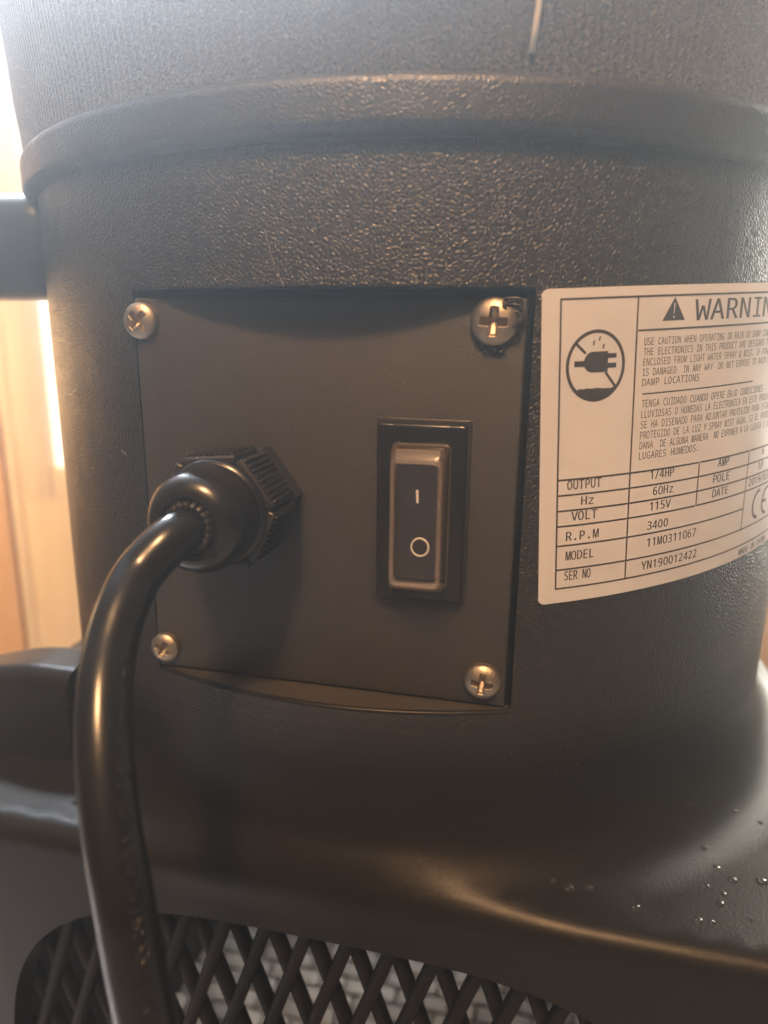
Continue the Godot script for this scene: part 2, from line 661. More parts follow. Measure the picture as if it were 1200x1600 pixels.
# ---------------------------------------------------------------- control plate and what is on it
func build_plate() -> void:
	var st := begin()
	rbox(st, Vector3(0.0944, 0.0972, 0.002), 0.0007, V(-0.0013, -0.0408, ZP - 0.001), Basis.IDENTITY, 2)
	obj("control_plate", st, M.plate, blower, false)
	build_screw(Vector2(-0.0463, 0.0024), 0.0045, 0.80)
	build_screw(Vector2(0.0389, 0.0028), 0.0053, 0.04)
	build_screw(Vector2(-0.0458, -0.0836), 0.0042, 0.42)
	build_screw(Vector2(0.0402, -0.0826), 0.0047, 0.10)
	# scraped shreds of paint round the upper right screw
	var sh := begin()
	var g := RandomNumberGenerator.new()
	g.seed = 3
	for k in 26:
		var a := lerpf(-2.1, 0.75, g.randf())
		var rr := 0.0053 + g.randf_range(0.0, 0.0014)
		var c := V(0.0389 + cos(a) * rr, 0.0028 + sin(a) * rr, ZP + g.randf_range(0.0, 0.0012))
		var path := []
		var rad := []
		var da := g.randf_range(0.1, 0.45) * signf(g.randf() - 0.5)
		for i in 5:
			var q := a + da * i / 4.0
			path.append(V(0.0389 + cos(q) * (rr + 0.0003 * sin(i * 1.4)), 0.0028 + sin(q) * (rr + 0.0003 * sin(i * 1.4)), ZP + 0.0003 + 0.0011 * g.randf()))
			rad.append(g.randf_range(0.0001, 0.00035))
		tube(sh, path, rad, 5)
	# the curl that lies over the screw head's edge
	for k in 3:
		var path := []
		var rad := []
		for i in 9:
			var q := lerpf(1.15, -0.35, i / 8.0)
			var rr := 0.0048 + 0.0007 * k - 0.0013 * sin(i * 0.9 + k)
			path.append(V(0.0389 + cos(q) * rr, 0.0028 + sin(q) * rr, ZP + 0.0022 + 0.0006 * sin(i * 1.3 + k)))
			rad.append(0.00022 + 0.00024 * absf(sin(i * 1.7 + k)))
		tube(sh, path, rad, 6)
	obj("paint_shreds", sh, M.nylon, blower, true)

func build_screw(at: Vector2, r: float, turn: float) -> void:
	var nr := 30
	var ns := 96
	var dome := r * 0.62
	var pts := []
	for j in nr + 1:
		var row := []
		var t := float(j) / nr
		for i in ns + 1:
			var a := -TAU * i / ns
			var rr := r * t
			var z := dome * sqrt(maxf(0.0, 1.0 - pow(t, 2.6) * 0.86))
			if j == nr:
				z = -0.0002
			var q := Vector2(cos(a + turn), sin(a + turn)) * rr
			var x := absf(q.x)
			var y := absf(q.y)
			var arm := r * 0.56
			var wd := r * 0.135
			var k1 := smoothstep(wd * 1.35, wd * 0.8, y) * smoothstep(arm * 1.06, arm * 0.86, x)
			var k2 := smoothstep(wd * 1.35, wd * 0.8, x) * smoothstep(arm * 1.06, arm * 0.86, y)
			var k3 := smoothstep(r * 0.30, r * 0.20, x + y)
			var cut := maxf(maxf(k1, k2), k3)
			z -= cut * (r * 0.50 * (1.0 - 0.75 * rr / arm) + r * 0.06)
			row.append(V(at.x + cos(a) * rr, at.y + sin(a) * rr, ZP + z))
		pts.append(row)
	named(free_name("screw", blower), grid_mesh(pts, [], [], true), M.screw, blower)

func build_switch() -> void:
	var sw := Node3D.new()
	sw.name = "rocker_switch"
	blower.add_child(sw, true)
	var c := Vector2(0.0240, -0.0408)
	var st := begin()
	# bezel as a frame of four bars
	var W := 0.0206
	var H := 0.0424
	var z := ZP + 0.0016
	var iw := 0.0122
	var ih := 0.0330
	rbox(st, Vector3((W - iw) / 2, H, 0.0034), 0.0009, V(c.x - (W + iw) / 4, c.y, z), Basis.IDENTITY, 3)
	rbox(st, Vector3((W - iw) / 2, H, 0.0034), 0.0009, V(c.x + (W + iw) / 4, c.y, z), Basis.IDENTITY, 3)
	rbox(st, Vector3(iw + 0.002, (H - ih) / 2, 0.0033), 0.0009, V(c.x, c.y + (H + ih) / 4, z - 0.00005), Basis.IDENTITY, 3)
	rbox(st, Vector3(iw + 0.002, (H - ih) / 2, 0.0033), 0.0009, V(c.x, c.y - (H + ih) / 4, z - 0.00005), Basis.IDENTITY, 3)
	obj("bezel", st, M.gloss, sw, false)
	var gk := begin()
	rbox(gk, Vector3(W + 0.0016, H + 0.0018, 0.0010), 0.0004, V(c.x, c.y, ZP + 0.0003), Basis.IDENTITY, 2)
	obj("gasket", gk, M.nylon, sw, false)
	# rocker: a prism with two sloped faces, upper end raised
	var rk := begin()
	var hw := 0.0050
	var prof := [Vector2(-0.0158, ZP + 0.001), Vector2(-0.0158, ZP + 0.0032), Vector2(-0.0150, ZP + 0.0038), Vector2(-0.0012, ZP + 0.0034), Vector2(0.0012, ZP + 0.0036), Vector2(0.0146, ZP + 0.0072), Vector2(0.0158, ZP + 0.0066), Vector2(0.0158, ZP + 0.001)]
	rk.set_smooth_group(-1)
	for i in prof.size() - 1:
		var a: Vector2 = prof[i]
		var b: Vector2 = prof[i + 1]
		quad(rk, V(c.x - hw, c.y + a.x, a.y), V(c.x - hw, c.y + b.x, b.y), V(c.x + hw, c.y + b.x, b.y), V(c.x + hw, c.y + a.x, a.y))
	for s in [-1.0, 1.0]:
		for i in range(1, prof.size() - 1):
			tri(rk, V(c.x + s * hw, c.y + prof[0].x, prof[0].y), V(c.x + s * hw, c.y + prof[i].x, prof[i].y), V(c.x + s * hw, c.y + prof[i + 1].x, prof[i + 1].y))
	var rocker := obj("rocker", rk, M.rocker, sw, false)
	# marks
	var m1 := begin()
	var slope := Basis(Vector3.RIGHT, -atan2(0.0036, 0.0134))
	rbox(m1, Vector3(0.0006, 0.0052, 0.0002), 0.0001, V(c.x - 0.0004, c.y + 0.0058, ZP + 0.00498), slope * Basis(Vector3.BACK, 0.10), 2)
	obj("on_mark", m1, M.ink_white, rocker, false)
	var m2 := begin()
	var ring := []
	var rad := []
	for i in 41:
		var a := TAU * i / 40
		ring.append(V(c.x + 0.0003 + 0.00205 * cos(a), c.y - 0.0078 + 0.00215 * sin(a), ZP + 0.00365))
		rad.append(0.0003)
	tube(m2, ring, rad, 6, false)
	obj("off_mark", m2, M.ink_white, rocker, true)
	# clear boot over the rocker: outer and inner shell
	for shell in 2:
		var k := 0.0006 * shell
		var cv := begin()
		var bw := 0.0066 - k
		var bh := 0.0170 - k
		var tw := 0.0052 - k
		var th := 0.0142 - k
		var z0 := ZP + 0.0030
		var z1 := ZP + 0.0096 - k
		var loops := []
		for lv in [[bw, bh, z0, 0.0012], [bw, bh, z0 + 0.0032, 0.0012], [lerpf(bw, tw, 0.3), lerpf(bh, th, 0.35), lerpf(z0 + .0032, z1, 0.70), 0.0014], [lerpf(bw, tw, 0.7), lerpf(bh, th, 0.8), lerpf(z0 + .0032, z1, 0.95), 0.0014], [tw, th, z1, 0.0012]]:
			var lp := []
			for q in 4:
				var cx: float = (lv[0] - lv[3]) * [1, -1, -1, 1][q]
				var cyy: float = (lv[1] - lv[3]) * [1, 1, -1, -1][q]
				for i in 6:
					var a := PI / 2 * q + PI / 2 * i / 5
					lp.append(V(c.x + 0.0001 + cx + lv[3] * cos(a), c.y - 0.0006 - 0.10 * (bh - lv[1]) + cyy + lv[3] * sin(a), lv[2]))
			loops.append(lp)
		cv.set_smooth_group(1)
		for j in loops.size() - 1:
			for i in 24:
				var i2 := (i + 1) % 24
				quad(cv, loops[j][i], loops[j + 1][i], loops[j + 1][i2], loops[j][i2])
		obj("cover_side", cv, M.milky, sw, false)
		var cf := begin()
		cf.set_smooth_group(1)
		var lp: Array = loops[loops.size() - 1]
		for i in range(1, 23):
			tri(cf, lp[0], lp[i + 1], lp[i])
		obj("cover_window", cf, M.clear, sw, false)
		if shell == 0:
			# pale rods along the cover's edges, standing for their glint
			var ed := begin()
			for q in [[0, 0.00040], [3, 0.00030], [4, 0.00036]]:
				var loop: Array = loops[q[0]].duplicate()
				loop.append(loop[0])
				var rr := []
				for i in loop.size():
					rr.append(q[1])
				tube(ed, loop, rr, 8, false)
			obj("cover_edge_glint", ed, M.edge, sw, true)

func build_gland() -> void:
	var gl := Node3D.new()
	gl.name = "cable_gland"
	blower.add_child(gl, true)
	var c := V(-0.0196, -0.0394, ZP)
	# body hexagon against the plate
	var st := begin()
	var hexr := 0.0140
	st.set_smooth_group(-1)
	var prof := [Vector2(1.0, 0.0), Vector2(1.0, 0.0052), Vector2(0.94, 0.0064), Vector2(0.5, 0.0064)]
	for j in 3:
		for i in 6:
			var a := TAU * i / 6 + 0.10
			var b := TAU * (i + 1) / 6 + 0.10
			var p: Vector2 = prof[j]
			var q: Vector2 = prof[j + 1]
			quad(st, c + Vector3(p.x * hexr * cos(a), p.x * hexr * sin(a), p.y), c + Vector3(q.x * hexr * cos(a), q.x * hexr * sin(a), q.y), c + Vector3(q.x * hexr * cos(b), q.x * hexr * sin(b), q.y), c + Vector3(p.x * hexr * cos(b), p.x * hexr * sin(b), p.y))
	obj("body_nut", st, M.nylon, gl, false)
	# sealing nut: rounded hexagon with grip ribs on its flats, then a dome with a round mouth
	var cap := begin()
	lathe_z(cap, c, [Vector2(0.0118, 0.0064), Vector2(0.0124, 0.0070), Vector2(0.0124, 0.0195), Vector2(0.0121, 0.0205), Vector2(0.0113, 0.0209)], 72)
	var dome := [Vector2(0.0113, 0.0209), Vector2(0.0114, 0.0255)]
	for i in range(1, 11):
		var t := PI / 2 * i / 10.0
		dome.append(Vector2(0.0066 + 0.0048 * cos(t), 0.0265 + 0.0062 * sin(t)))
	dome.append(Vector2(0.0060, 0.0322))
	dome.append(Vector2(0.0058, 0.0240))
	lathe_z(cap, c, dome, 72, 2)
	var nut := obj("sealing_nut", cap, M.gloss, gl, false)
	for f in 6:
		var fa := TAU * f / 6 + 0.10 + PI / 6
		var fl := begin()
		var bas := Basis(Vector3.BACK, fa)
		rbox(fl, Vector3(0.0020, 0.0128, 0.0128), 0.0006, c + Vector3(cos(fa), sin(fa), 0) * 0.0118 + Vector3(0, 0, 0.0132), bas, 2)
		obj("wrench_flat", fl, M.nylon, nut, false)
		for k in 9:
			var rb := begin()
			var off := (k - 4) * 0.00135
			var pos := c + bas * Vector3(0.01285, off, 0.0128)
			rbox(rb, Vector3(0.0011, 0.00070, 0.0118), 0.00033, pos, bas, 2)
			obj("grip_rib", rb, M.nylon, nut, false)
	for k in 20:
		var a := TAU * k / 20
		var fg := begin()
		var bas := Basis(Vector3.BACK, a)
		var tilt := bas * Basis(Vector3.UP, -0.5)
		rbox(fg, Vector3(0.0012, 0.00145, 0.0048), 0.0005, c + bas * Vector3(0.00565, 0, 0.0308), tilt, 2)
		obj("clamp_finger", fg, M.nylon, gl, false)

func build_cord() -> void:
	var keys := [V(-0.0196, -0.0394, ZP + 0.012), V(-0.0196, -0.0394, ZP + 0.022), V(-0.0201, -0.0398, ZP + 0.0300), V(-0.0222, -0.0417, 0.1602)]
	# path that bends down in front of the plate and hangs past the base
	keys += [V(-0.0259, -0.0469, 0.1656), V(-0.0262, -0.0516, 0.1716), V(-0.0256, -0.0569, 0.1771), V(-0.0233, -0.0634, 0.1838), V(-0.0199, -0.0717, 0.1900), V(-0.0161, -0.0816, 0.1951), V(-0.0124, -0.0916, 0.1988), V(-0.0098, -0.102, 0.201), V(-0.0074, -0.1133, 0.2025), V(-0.0051, -0.1247, 0.2037), V(-0.0025, -0.147, 0.205), V(0, -0.20, 0.21), V(-0.01, -0.30, 0.225), V(-0.04, -0.37, 0.26), V(-0.10, -0.3945, 0.33), V(-0.20, -0.3945, 0.45)]
	var path := curve(keys, 12)
	var rad := []
	for k in path.size():
		rad.append(0.0049)
	var st := begin()
	tube(st, path, rad, 40, true, 0.012)
	var cord := obj("power_cord", st, M.cord, blower, true)
	# raised moulding marks along the cord
	var mk := begin()
	var g := RandomNumberGenerator.new()
	g.seed = 19
	for k in range(78, 160):
		if k % 12 < 2:
			continue
		var p: Vector3 = path[k]
		var t: Vector3 = (path[k + 1] - path[k]).normalized()
		var th := lerpf(1.05, 0.0, smoothstep(78.0, 160.0, k))
		var to_eye := (V(0.0516, 0, 0.2854) - p).normalized()
		var side := to_eye * cos(th) + Vector3(0.974, 0.011, -0.227) * sin(th)
		side = (side - t * side.dot(t)).normalized()
		var bas := Basis(side, t, side.cross(t))
		for s in 3:
			var off := g.randf_range(-0.0011, 0.0011)
			rbox(mk, Vector3(0.0007, g.randf_range(0.0003, 0.0007), g.randf_range(0.0004, 0.0016)), 0.00015, p + side * 0.00486 + bas.z * off + t * g.randf_range(-0.0006, 0.0006), bas * Basis(Vector3.RIGHT, g.randf_range(-0.9, 0.9)), 1)
	var m := obj("raised_marking", mk, M.cord, cord, false)
	m.set_meta("kind", "stuff")

# ---------------------------------------------------------------- rating label, bent round the drum
const GUARD_H := -0.2440
const LA := 0.37113
const LH := 0.00958
const LR := 0.05585

func on_label(a: float, b: float, lift: float) -> Vector3:   # millimetres from the label's upper left corner
	var s := (a * cos(LR) + b * sin(LR)) / 1000.0
	var h := LH + (a * sin(LR) - b * cos(LR)) / 1000.0
	var ang := LA + s / R
	return V((R + lift) * sin(ang), h, (R + lift) * cos(ang))

const WALL_AT := Vector3(0.0516 - 0.2243 * 0.66, 0, 0.2854 - 0.9745 * 0.66)
# unseen upper window, placed to light the haze: x0, x1, y0, y1
const UP_X0 := -0.50
const UP_X1 := 0.0
const UP_Y0 := 0.88
const UP_Y1 := 1.40
const RW_X0 := 0.50  # unseen right window, placed to light the blower's right rim
const RW_X1 := 0.92
const RW_Y0 := 0.26
const RW_Y1 := 1.1
const WIN_X0 := -0.318
const WIN_X1 := 0.20
const WIN_Y0 := 0.272
const WIN_Y1 := 0.70
const PRINT := 0.00036

func lbl_poly(st: SurfaceTool, poly: PackedVector2Array, lift := PRINT) -> void:
	var ix := Geometry2D.triangulate_polygon(poly)
	for i in range(0, ix.size(), 3):
		var a := poly[ix[i]]
		var b := poly[ix[i + 1]]
		var c := poly[ix[i + 2]]
		if (b - a).cross(c - a) < 0:
			var t := b
			b = c
			c = t
		tri(st, on_label(a.x, a.y, lift), on_label(b.x, b.y, lift), on_label(c.x, c.y, lift))

func lbl_line(st: SurfaceTool, a: Vector2, b: Vector2, w: float, lift := PRINT) -> void:
	var d := (b - a)
	var n := maxi(1, int(absf(d.x) / 1.5))
	var q := Vector2(-d.y, d.x).normalized() * w / 2
	for i in n:
		var p := a + d * (float(i) / n)
		var r := a + d * (float(i + 1) / n)
		lbl_poly(st, PackedVector2Array([p - q, r - q, r + q, p + q]), lift)

var font: SystemFont

func lbl_text(st: SurfaceTool, s: String, a0: float, a1: float, base: float, cap: float, shear := 0.0, bold := 0.0) -> void:
	var t := TextMesh.new()
	t.font = font
	t.text = s
	t.font_size = 32
	t.pixel_size = 0.01
	t.depth = 0.0
	t.curve_step = 1.2
	var arr := t.get_mesh_arrays()
	var v: PackedVector3Array = arr[Mesh.ARRAY_VERTEX]
	var ix: PackedInt32Array = arr[Mesh.ARRAY_INDEX]
	var lo := Vector3(1e9, 1e9, 0)
	var hi := Vector3(-1e9, -1e9, 0)
	for p in v:
		lo = lo.min(p)
		hi = hi.max(p)
	var sx := (a1 - a0) / (hi.x - lo.x)
	var sy := cap / (hi.y - lo.y)
	var passes := [0.0] if bold == 0.0 else [-bold, bold]
	for dx in passes:
		for i in range(0, ix.size(), 3):
			var tr := []
			for k in 3:
				var p := v[ix[i + k]]
				tr.append(Vector2(a0 + (p.x - lo.x) * sx + dx, base - (p.y - lo.y) * sy + (p.x - lo.x) * sx * shear))
			var lift: float = PRINT + (0.00002 if dx > 0 else 0.0)
			if (tr[1] - tr[0]).cross(tr[2] - tr[0]) > 0:
				tri(st, on_label(tr[0].x, tr[0].y, lift), on_label(tr[1].x, tr[1].y, lift), on_label(tr[2].x, tr[2].y, lift))
			else:
				tri(st, on_label(tr[0].x, tr[0].y, lift), on_label(tr[2].x, tr[2].y, lift), on_label(tr[1].x, tr[1].y, lift))

func build_label() -> void:
	font = SystemFont.new()
	font.font_names = PackedStringArray(["Droid Sans Mono"])
	# the film: rounded rectangle with thickness
	var wid := 96.0
	var hei := 72.0
	var pts := []
	var nc := 96
	var cols := []
	for k in 7:
		cols.append(1.6 * (1.0 - cos(PI / 2 * k / 6.0)))
	for i in range(1, nc):
		cols.append(lerpf(1.6, wid - 1.6, float(i) / nc))
	for k in 7:
		cols.append(wid - 1.6 + 1.6 * sin(PI / 2 * k / 6.0))
	for j in 9:
		var row := []
		for a in cols:
			var e := 0.0
			var x: float = minf(a, wid - a)
			if x < 1.6:
				e = 1.6 - sqrt(maxf(0.0, 1.6 * 1.6 - (1.6 - x) * (1.6 - x)))
			var b := lerpf(e, hei - e, clampf((j - 1) / 6.0, 0, 1))
			row.append(on_label(a, b, 0.0003 if j > 0 and j < 8 else -0.0002))
		pts.append(row)
	var label := named("rating_label", grid_mesh(pts, []), M.label, blower)
	label.set_meta("label", "white paper rating label with a warning panel, a crossed-out plug symbol and a ruled table")
	# ruled frame
	var rl := begin()
	var w := 0.42
	var L := func(x0: float, y0: float, x1: float, y1: float) -> void: lbl_line(rl, Vector2(x0, y0), Vector2(x1, y1), w)
	L.call(4.1, 2.25, 92.2, 2.25)
	L.call(4.1, 68.4, 92.2, 68.4)
	L.call(4.3, 2.45, 4.3, 68.2)
	L.call(92.0, 2.45, 92.0, 68.2)
	L.call(22.95, 2.45, 23.1, 68.2)
	L.call(23.3, 9.55, 91.8, 9.55)
	for b in [42.0, 45.65, 49.35, 53.05]:
		L.call(4.5, b, 22.8, b)
		L.call(23.3, b, 44.68, b)
		if b < 53:
			L.call(45.02, b, 66.28, b)
			L.call(66.7, b, 91.8, b)
		else:
			L.call(45.02, b, 91.8, b)
	L.call(4.5, 57.8, 22.8, 57.8)
	L.call(23.3, 57.8, 66.2, 57.8)
	L.call(4.5, 63.7, 22.8, 63.7)
	L.call(23.3, 63.7, 91.8, 63.7)
	L.call(44.85, 42.2, 44.85, 52.85)
	L.call(66.45, 42.2, 66.45, 63.5)
	lbl_line(rl, Vector2(25.3, 23.75), Vector2(64.0, 23.75), 0.3)
	obj("ruling", rl, M.ink, label, false)
	# words
	var tx := begin()
	lbl_text(tx, "WARNING", 39.2, 74.5, 8.0, 4.7, 0.0, 0.07)
	var eng := ["USE CAUTION WHEN OPERATING IN RAIN OR DAMP CONDITIONS.", "THE ELECTRONICS IN THIS PRODUCT ARE DESIGNED TO BE", "ENCLOSED FROM LIGHT WATER SPRAY & MIST. IF POWER CORD", "IS DAMAGED  IN ANY WAY  DO NOT EXPOSE TO RAIN OR", "DAMP LOCATIONS"]
	var ew := [51.5, 48.5, 52.0, 47.5, 17.2]
	for i in 5:
		lbl_text(tx, eng[i], 25.1, 25.1 + ew[i], 12.85 + i * 2.27, 1.62)
	var spa := ["TENGA CUIDADO CUANDO OPERE BAJO CONDICIONES", "LLUVIOSAS O HUMEDAS LA ELECTRONICA EN ESTE PRODUCTO", "SE HA DISENADO PARA ADJUNTAR PROTEGIDO PARA ESTAR", "PROTEGIDO DE LA LUZ Y SPRAY MIST AGUA. SI EL PRODUCTO", "DANA  DE ALGUNA MANERA  NO EXPONER A LA LLUVIA O LOS", "LUGARES HUMEDOS."]
	var sw := [44.5, 51.0, 50.0, 53.0, 52.0, 18.6]
	for i in 6:
		lbl_text(tx, spa[i], 25.3, 25.3 + sw[i], 26.85 + i * 2.44, 1.72)
	var cells := [["OUTPUT", 6.7, 15.3, 44.4, 2.2], ["Hz", 10.3, 13.4, 48.3, 2.1], ["VOLT", 7.9, 14.5, 51.9, 2.2], ["R.P.M", 6.7, 15.1, 56.7, 2.2], ["MODEL", 6.7, 13.9, 61.5, 2.2], ["SER NO", 6.5, 13.3, 66.5, 2.3],
		["1/4HP", 29.0, 36.2, 44.2, 2.2], ["60Hz", 30.1, 36.3, 48.3, 2.1], ["115V", 29.4, 35.9, 52.0, 2.1], ["3400", 29.0, 35.4, 56.8, 2.1], ["11M0311067", 29.2, 45.7, 61.2, 2.2], ["YN190012422", 27.8, 46.6, 67.0, 2.2],
		["AMP", 52.1, 56.8, 44.2, 2.1], ["POLE", 50.8, 57.6, 48.2, 2.1], ["DATE", 51.0, 57.6, 52.0, 2.1], ["6", 74.0, 75.4, 44.2, 2.1], ["1P", 72.6, 75.8, 48.2, 2.1], ["2019/03", 68.0, 80.5, 52.0, 2.1], ["MADE IN CHINA", 66.8, 85.0, 71.2, 1.7]]
	for c in cells:
		lbl_text(tx, c[0], c[1], c[2], c[3], c[4], 0.0, 0.04)
	obj("lettering", tx, M.ink, label, false)
	# conformity mark: two open arcs, the second with a middle bar
	var ce := begin()
	for k in 2:
		var cx := 75.8 + 6.2 * k
		var prev := Vector2.ZERO
		for i in 19:
			var a := lerpf(PI * 0.5, PI * 1.5, i / 18.0)
			var p := Vector2(cx + 3.7 * cos(a), 58.2 + 3.9 * sin(a))
			if i > 0:
				lbl_line(ce, prev, p, 0.9)
			prev = p
	lbl_line(ce, Vector2(78.6, 58.2), Vector2(81.2, 58.2), 0.85)
	obj("conformity_mark", ce, M.ink, label, false)
	# warning triangle with a pale exclamation sliver
	var wt := begin()
	lbl_poly(wt, PackedVector2Array([Vector2(33.0, 2.6), Vector2(36.3, 7.75), Vector2(29.7, 7.75)]))
	obj("warning_triangle", wt, M.ink, label, false)
	var ex := begin()
	lbl_poly(ex, PackedVector2Array([Vector2(32.8, 3.9), Vector2(33.15, 3.9), Vector2(33.0, 6.3), Vector2(32.85, 6.3)]), PRINT + 0.00006)
	lbl_poly(ex, PackedVector2Array([Vector2(32.75, 6.8), Vector2(33.1, 6.8), Vector2(33.1, 7.2), Vector2(32.75, 7.2)]), PRINT + 0.00006)
	obj("exclamation_mark", ex, M.label, label, false)
	# pictogram: plug over water, crossed out, in a ring
	var pc := begin()
	var c := Vector2(12.95, 16.7)
	var prev := c + Vector2(6.9, 0)
	for i in range(1, 61):
		var a := TAU * i / 60
		var p := c + Vector2(6.9 * cos(a), 7.5 * sin(a))
		lbl_line(pc, prev, p, 0.75)
		prev = p
	lbl_line(pc, c + Vector2(-4.9, -5.0), c + Vector2(-2.6, -2.8), 0.6)
	lbl_line(pc, c + Vector2(2.4, 1.5), c + Vector2(5.0, 4.8), 0.6)
	var plug := PackedVector2Array([c + Vector2(-0.9, -3.1), c + Vector2(2.9, -3.1), c + Vector2(2.9, 1.4), c + Vector2(-0.9, 1.4)])
	for i in range(1, 10):
		var a := PI / 2 + PI * i / 10.0
		plug.append(c + Vector2(-0.9 + 2.1 * cos(a), -0.85 + 2.25 * sin(a)))
	lbl_poly(pc, plug)
	for r in [[-5.3, -1.25, -2.9, 0.0], [2.85, -2.6, 5.0, -1.6], [2.85, -0.5, 5.0, 0.55]]:
		lbl_poly(pc, PackedVector2Array([c + Vector2(r[0], r[1]), c + Vector2(r[2], r[1]), c + Vector2(r[2], r[3]), c + Vector2(r[0], r[3])]), PRINT + 0.00003)
	for d in [[-0.8, -5.0], [0.6, -5.9], [1.6, -4.2]]:
		lbl_line(pc, c + Vector2(d[0] + 0.2, d[1] - 0.5), c + Vector2(d[0], d[1] + 0.5), 0.35)
	var water := PackedVector2Array()
	var g := RandomNumberGenerator.new()
	g.seed = 4
	for i in 13:
		water.append(c + Vector2(-4.5 + 9.0 * i / 12.0, 4.9 + g.randf_range(-0.22, 0.22)))
	for i in 13:
		var a := lerpf(0.80, PI - 0.80, i / 12.0)
		water.append(c + Vector2(6.7 * cos(a), 7.3 * sin(a)))
	lbl_poly(pc, water, PRINT + 0.00004)
	obj("pictogram", pc, M.ink, label, false)

# ---------------------------------------------------------------- handle
func build_handle() -> void:
	# a D-shaped grip: outline of the outside and of the hole, both rounded, given thickness
	var st := begin()
	rbox(st, Vector3(0.10, 0.0315, 0.040), 0.0105, V(-0.1478, 0.0258, 0.068), Basis.IDENTITY, 6)
	rbox(st, Vector3(0.036, 0.190, 0.036), 0.011, V(-0.205, -0.0520, 0.078), Basis(Vector3.RIGHT, 0.10), 6)
	# lower arm dips in the middle like a saddle
	var pts := []
	for i in 25:
		var t := i / 24.0
		var x := lerpf(-0.090, -0.205, t)
		var row := []
		var dip := 0.0085 * (1.0 - cos(TAU * clampf((t - 0.1) / 0.8, 0, 1))) * 0.5
		var top := -0.1045 - dip
		var zc := 0.1005
		var hz := 0.0115
		var bottom := -0.1390
		var rr := 0.0065
		for q in 4:
			var cz: float = (hz - rr) * [1, -1, -1, 1][q]
			var ch: float = [top - rr, top - rr, bottom + 0.002, bottom + 0.002][q]
			var r2: float = [rr, rr, 0.002, 0.002][q]
			for k in 7:
				var a := PI / 2 * q + PI / 2 * k / 6.0
				row.append(V(x, ch + r2 * sin(a), zc + cz + (rr if q < 2 else rr) * cos(a)))
		row.append(row[0])
		pts.append(row)
	st.generate_normals()
	var mesh := st.commit()
	var lower := grid_mesh(pts, [], [], false)
	mesh.add_surface_from_arrays(Mesh.PRIMITIVE_TRIANGLES, lower.surface_get_arrays(0))
	named("carry_handle", mesh, M.satin, blower)

# ---------------------------------------------------------------- cloth tube above the ring
# limp tube stands, then, out of view, sags back low so daylight passes over
func cloth_point(a: float, t: float, r: float) -> Vector3:
	var s := 0.4 * t
	var stand := 0.054
	if s <= stand:
		return V(r * sin(a), 0.0478 + s, r * cos(a))
	var u := (s - stand) / (0.4 - stand)
	var shrink := lerpf(1.0, 0.35, smoothstep(0.0, 1.0, u))
	var back := 0.20 * u * u
	var up := 0.014 * sin(u * 2.9) - 0.03 * u
	return V(r * sin(a) * lerpf(1.0, 0.9, u), 0.0478 + stand + up + (0.028 * (1.0 - shrink)) * cos(a * 7.0) * 0.25 - 0.5 * u * 0.05 * cos(a), r * cos(a) * shrink - back)

func build_cloth() -> void:
	var o := thing("fabric_tube", "black woven fabric tube with a pale thread, rising from the blower's top ring", "fabric tube", V(0, 0.049, 0))
	var pts := []
	var uvs := []
	var n := 360
	var g := fnoise(FastNoiseLite.TYPE_SIMPLEX, 1.2, 91, 2)
	for j in 97:
		var t := j / 96.0
		var row := []
		var ur := []
		for i in n + 1:
			var a := lerpf(-PI, PI, float(i) / n)
			var r := 0.1362 + 0.0046 * smoothstep(0.0, 0.14, t) + 0.0012 * smoothstep(0.01, 0.05, t) * g.get_noise_3d(cos(a) * 2.2, t * 5.0, sin(a) * 2.2)
			row.append(cloth_point(a, t, r) - o.position)
			ur.append(Vector2(a * R, t * 0.4))
		pts.push_front(row)
		uvs.push_front(ur)
	named("cloth", grid_mesh(pts, uvs), M.cloth, o)
	# loose thread
	var st := begin()
	var path := []
	var rad := []
	for i in 9:
		var t := i / 8.0
		var a := lerpf(0.3265, 0.345, t)
		var r := 0.1372 + 0.0040 * t
		path.append(V(r * sin(a), lerpf(0.0527, 0.088, t), r * cos(a)) - o.position)
		rad.append(0.0006 if i < 8 else 0.0004)
	tube(st, path, rad, 8)
	obj("loose_thread", st, M.thread, o, true)
	# lint and fuzz on the weave
	var blade := begin()
	blade.set_smooth_group(-1)
	tri(blade, Vector3(-0.00005, 0, 0), Vector3(0.00003, 0.0005, 0.0003), Vector3(0.00005, 0, 0))
	tri(blade, Vector3(-0.00003, 0.0004, 0.00024), Vector3(0.0001, 0.0008, 0.0007), Vector3(0.00003, 0.0005, 0.0003))
	blade.generate_normals()
	var mm := MultiMesh.new()
	mm.transform_format = MultiMesh.TRANSFORM_3D
	mm.mesh = blade.commit()
	mm.instance_count = 7000
	var q := RandomNumberGenerator.new()
	q.seed = 23
	for k in mm.instance_count:
		var a := q.randf_range(-1.25, 1.0)
		var hh := q.randf_range(0.051, 0.099)
		var t := (hh - 0.0478) / 0.4
		var r := 0.1362 + 0.0046 * smoothstep(0.0, 0.14, t) + 0.0012 * smoothstep(0.01, 0.05, t) * g.get_noise_3d(cos(a) * 2.2, t * 5.0, sin(a) * 2.2)
		var b := Basis(Vector3.UP, a) * Basis(Vector3.BACK, q.randf_range(0, TAU)) * Basis(Vector3.RIGHT, q.randf_range(-0.5, 0.6))
		mm.set_instance_transform(k, Transform3D(b.scaled(Vector3.ONE * q.randf_range(0.4, 1.3)), V(r * sin(a), hh, r * cos(a)) - o.position))
	var mi := MultiMeshInstance3D.new()
	mi.name = "lint"
	mi.multimesh = mm
	mi.material_override = M.lint
	mi.set_meta("kind", "stuff")
	o.add_child(mi, true)

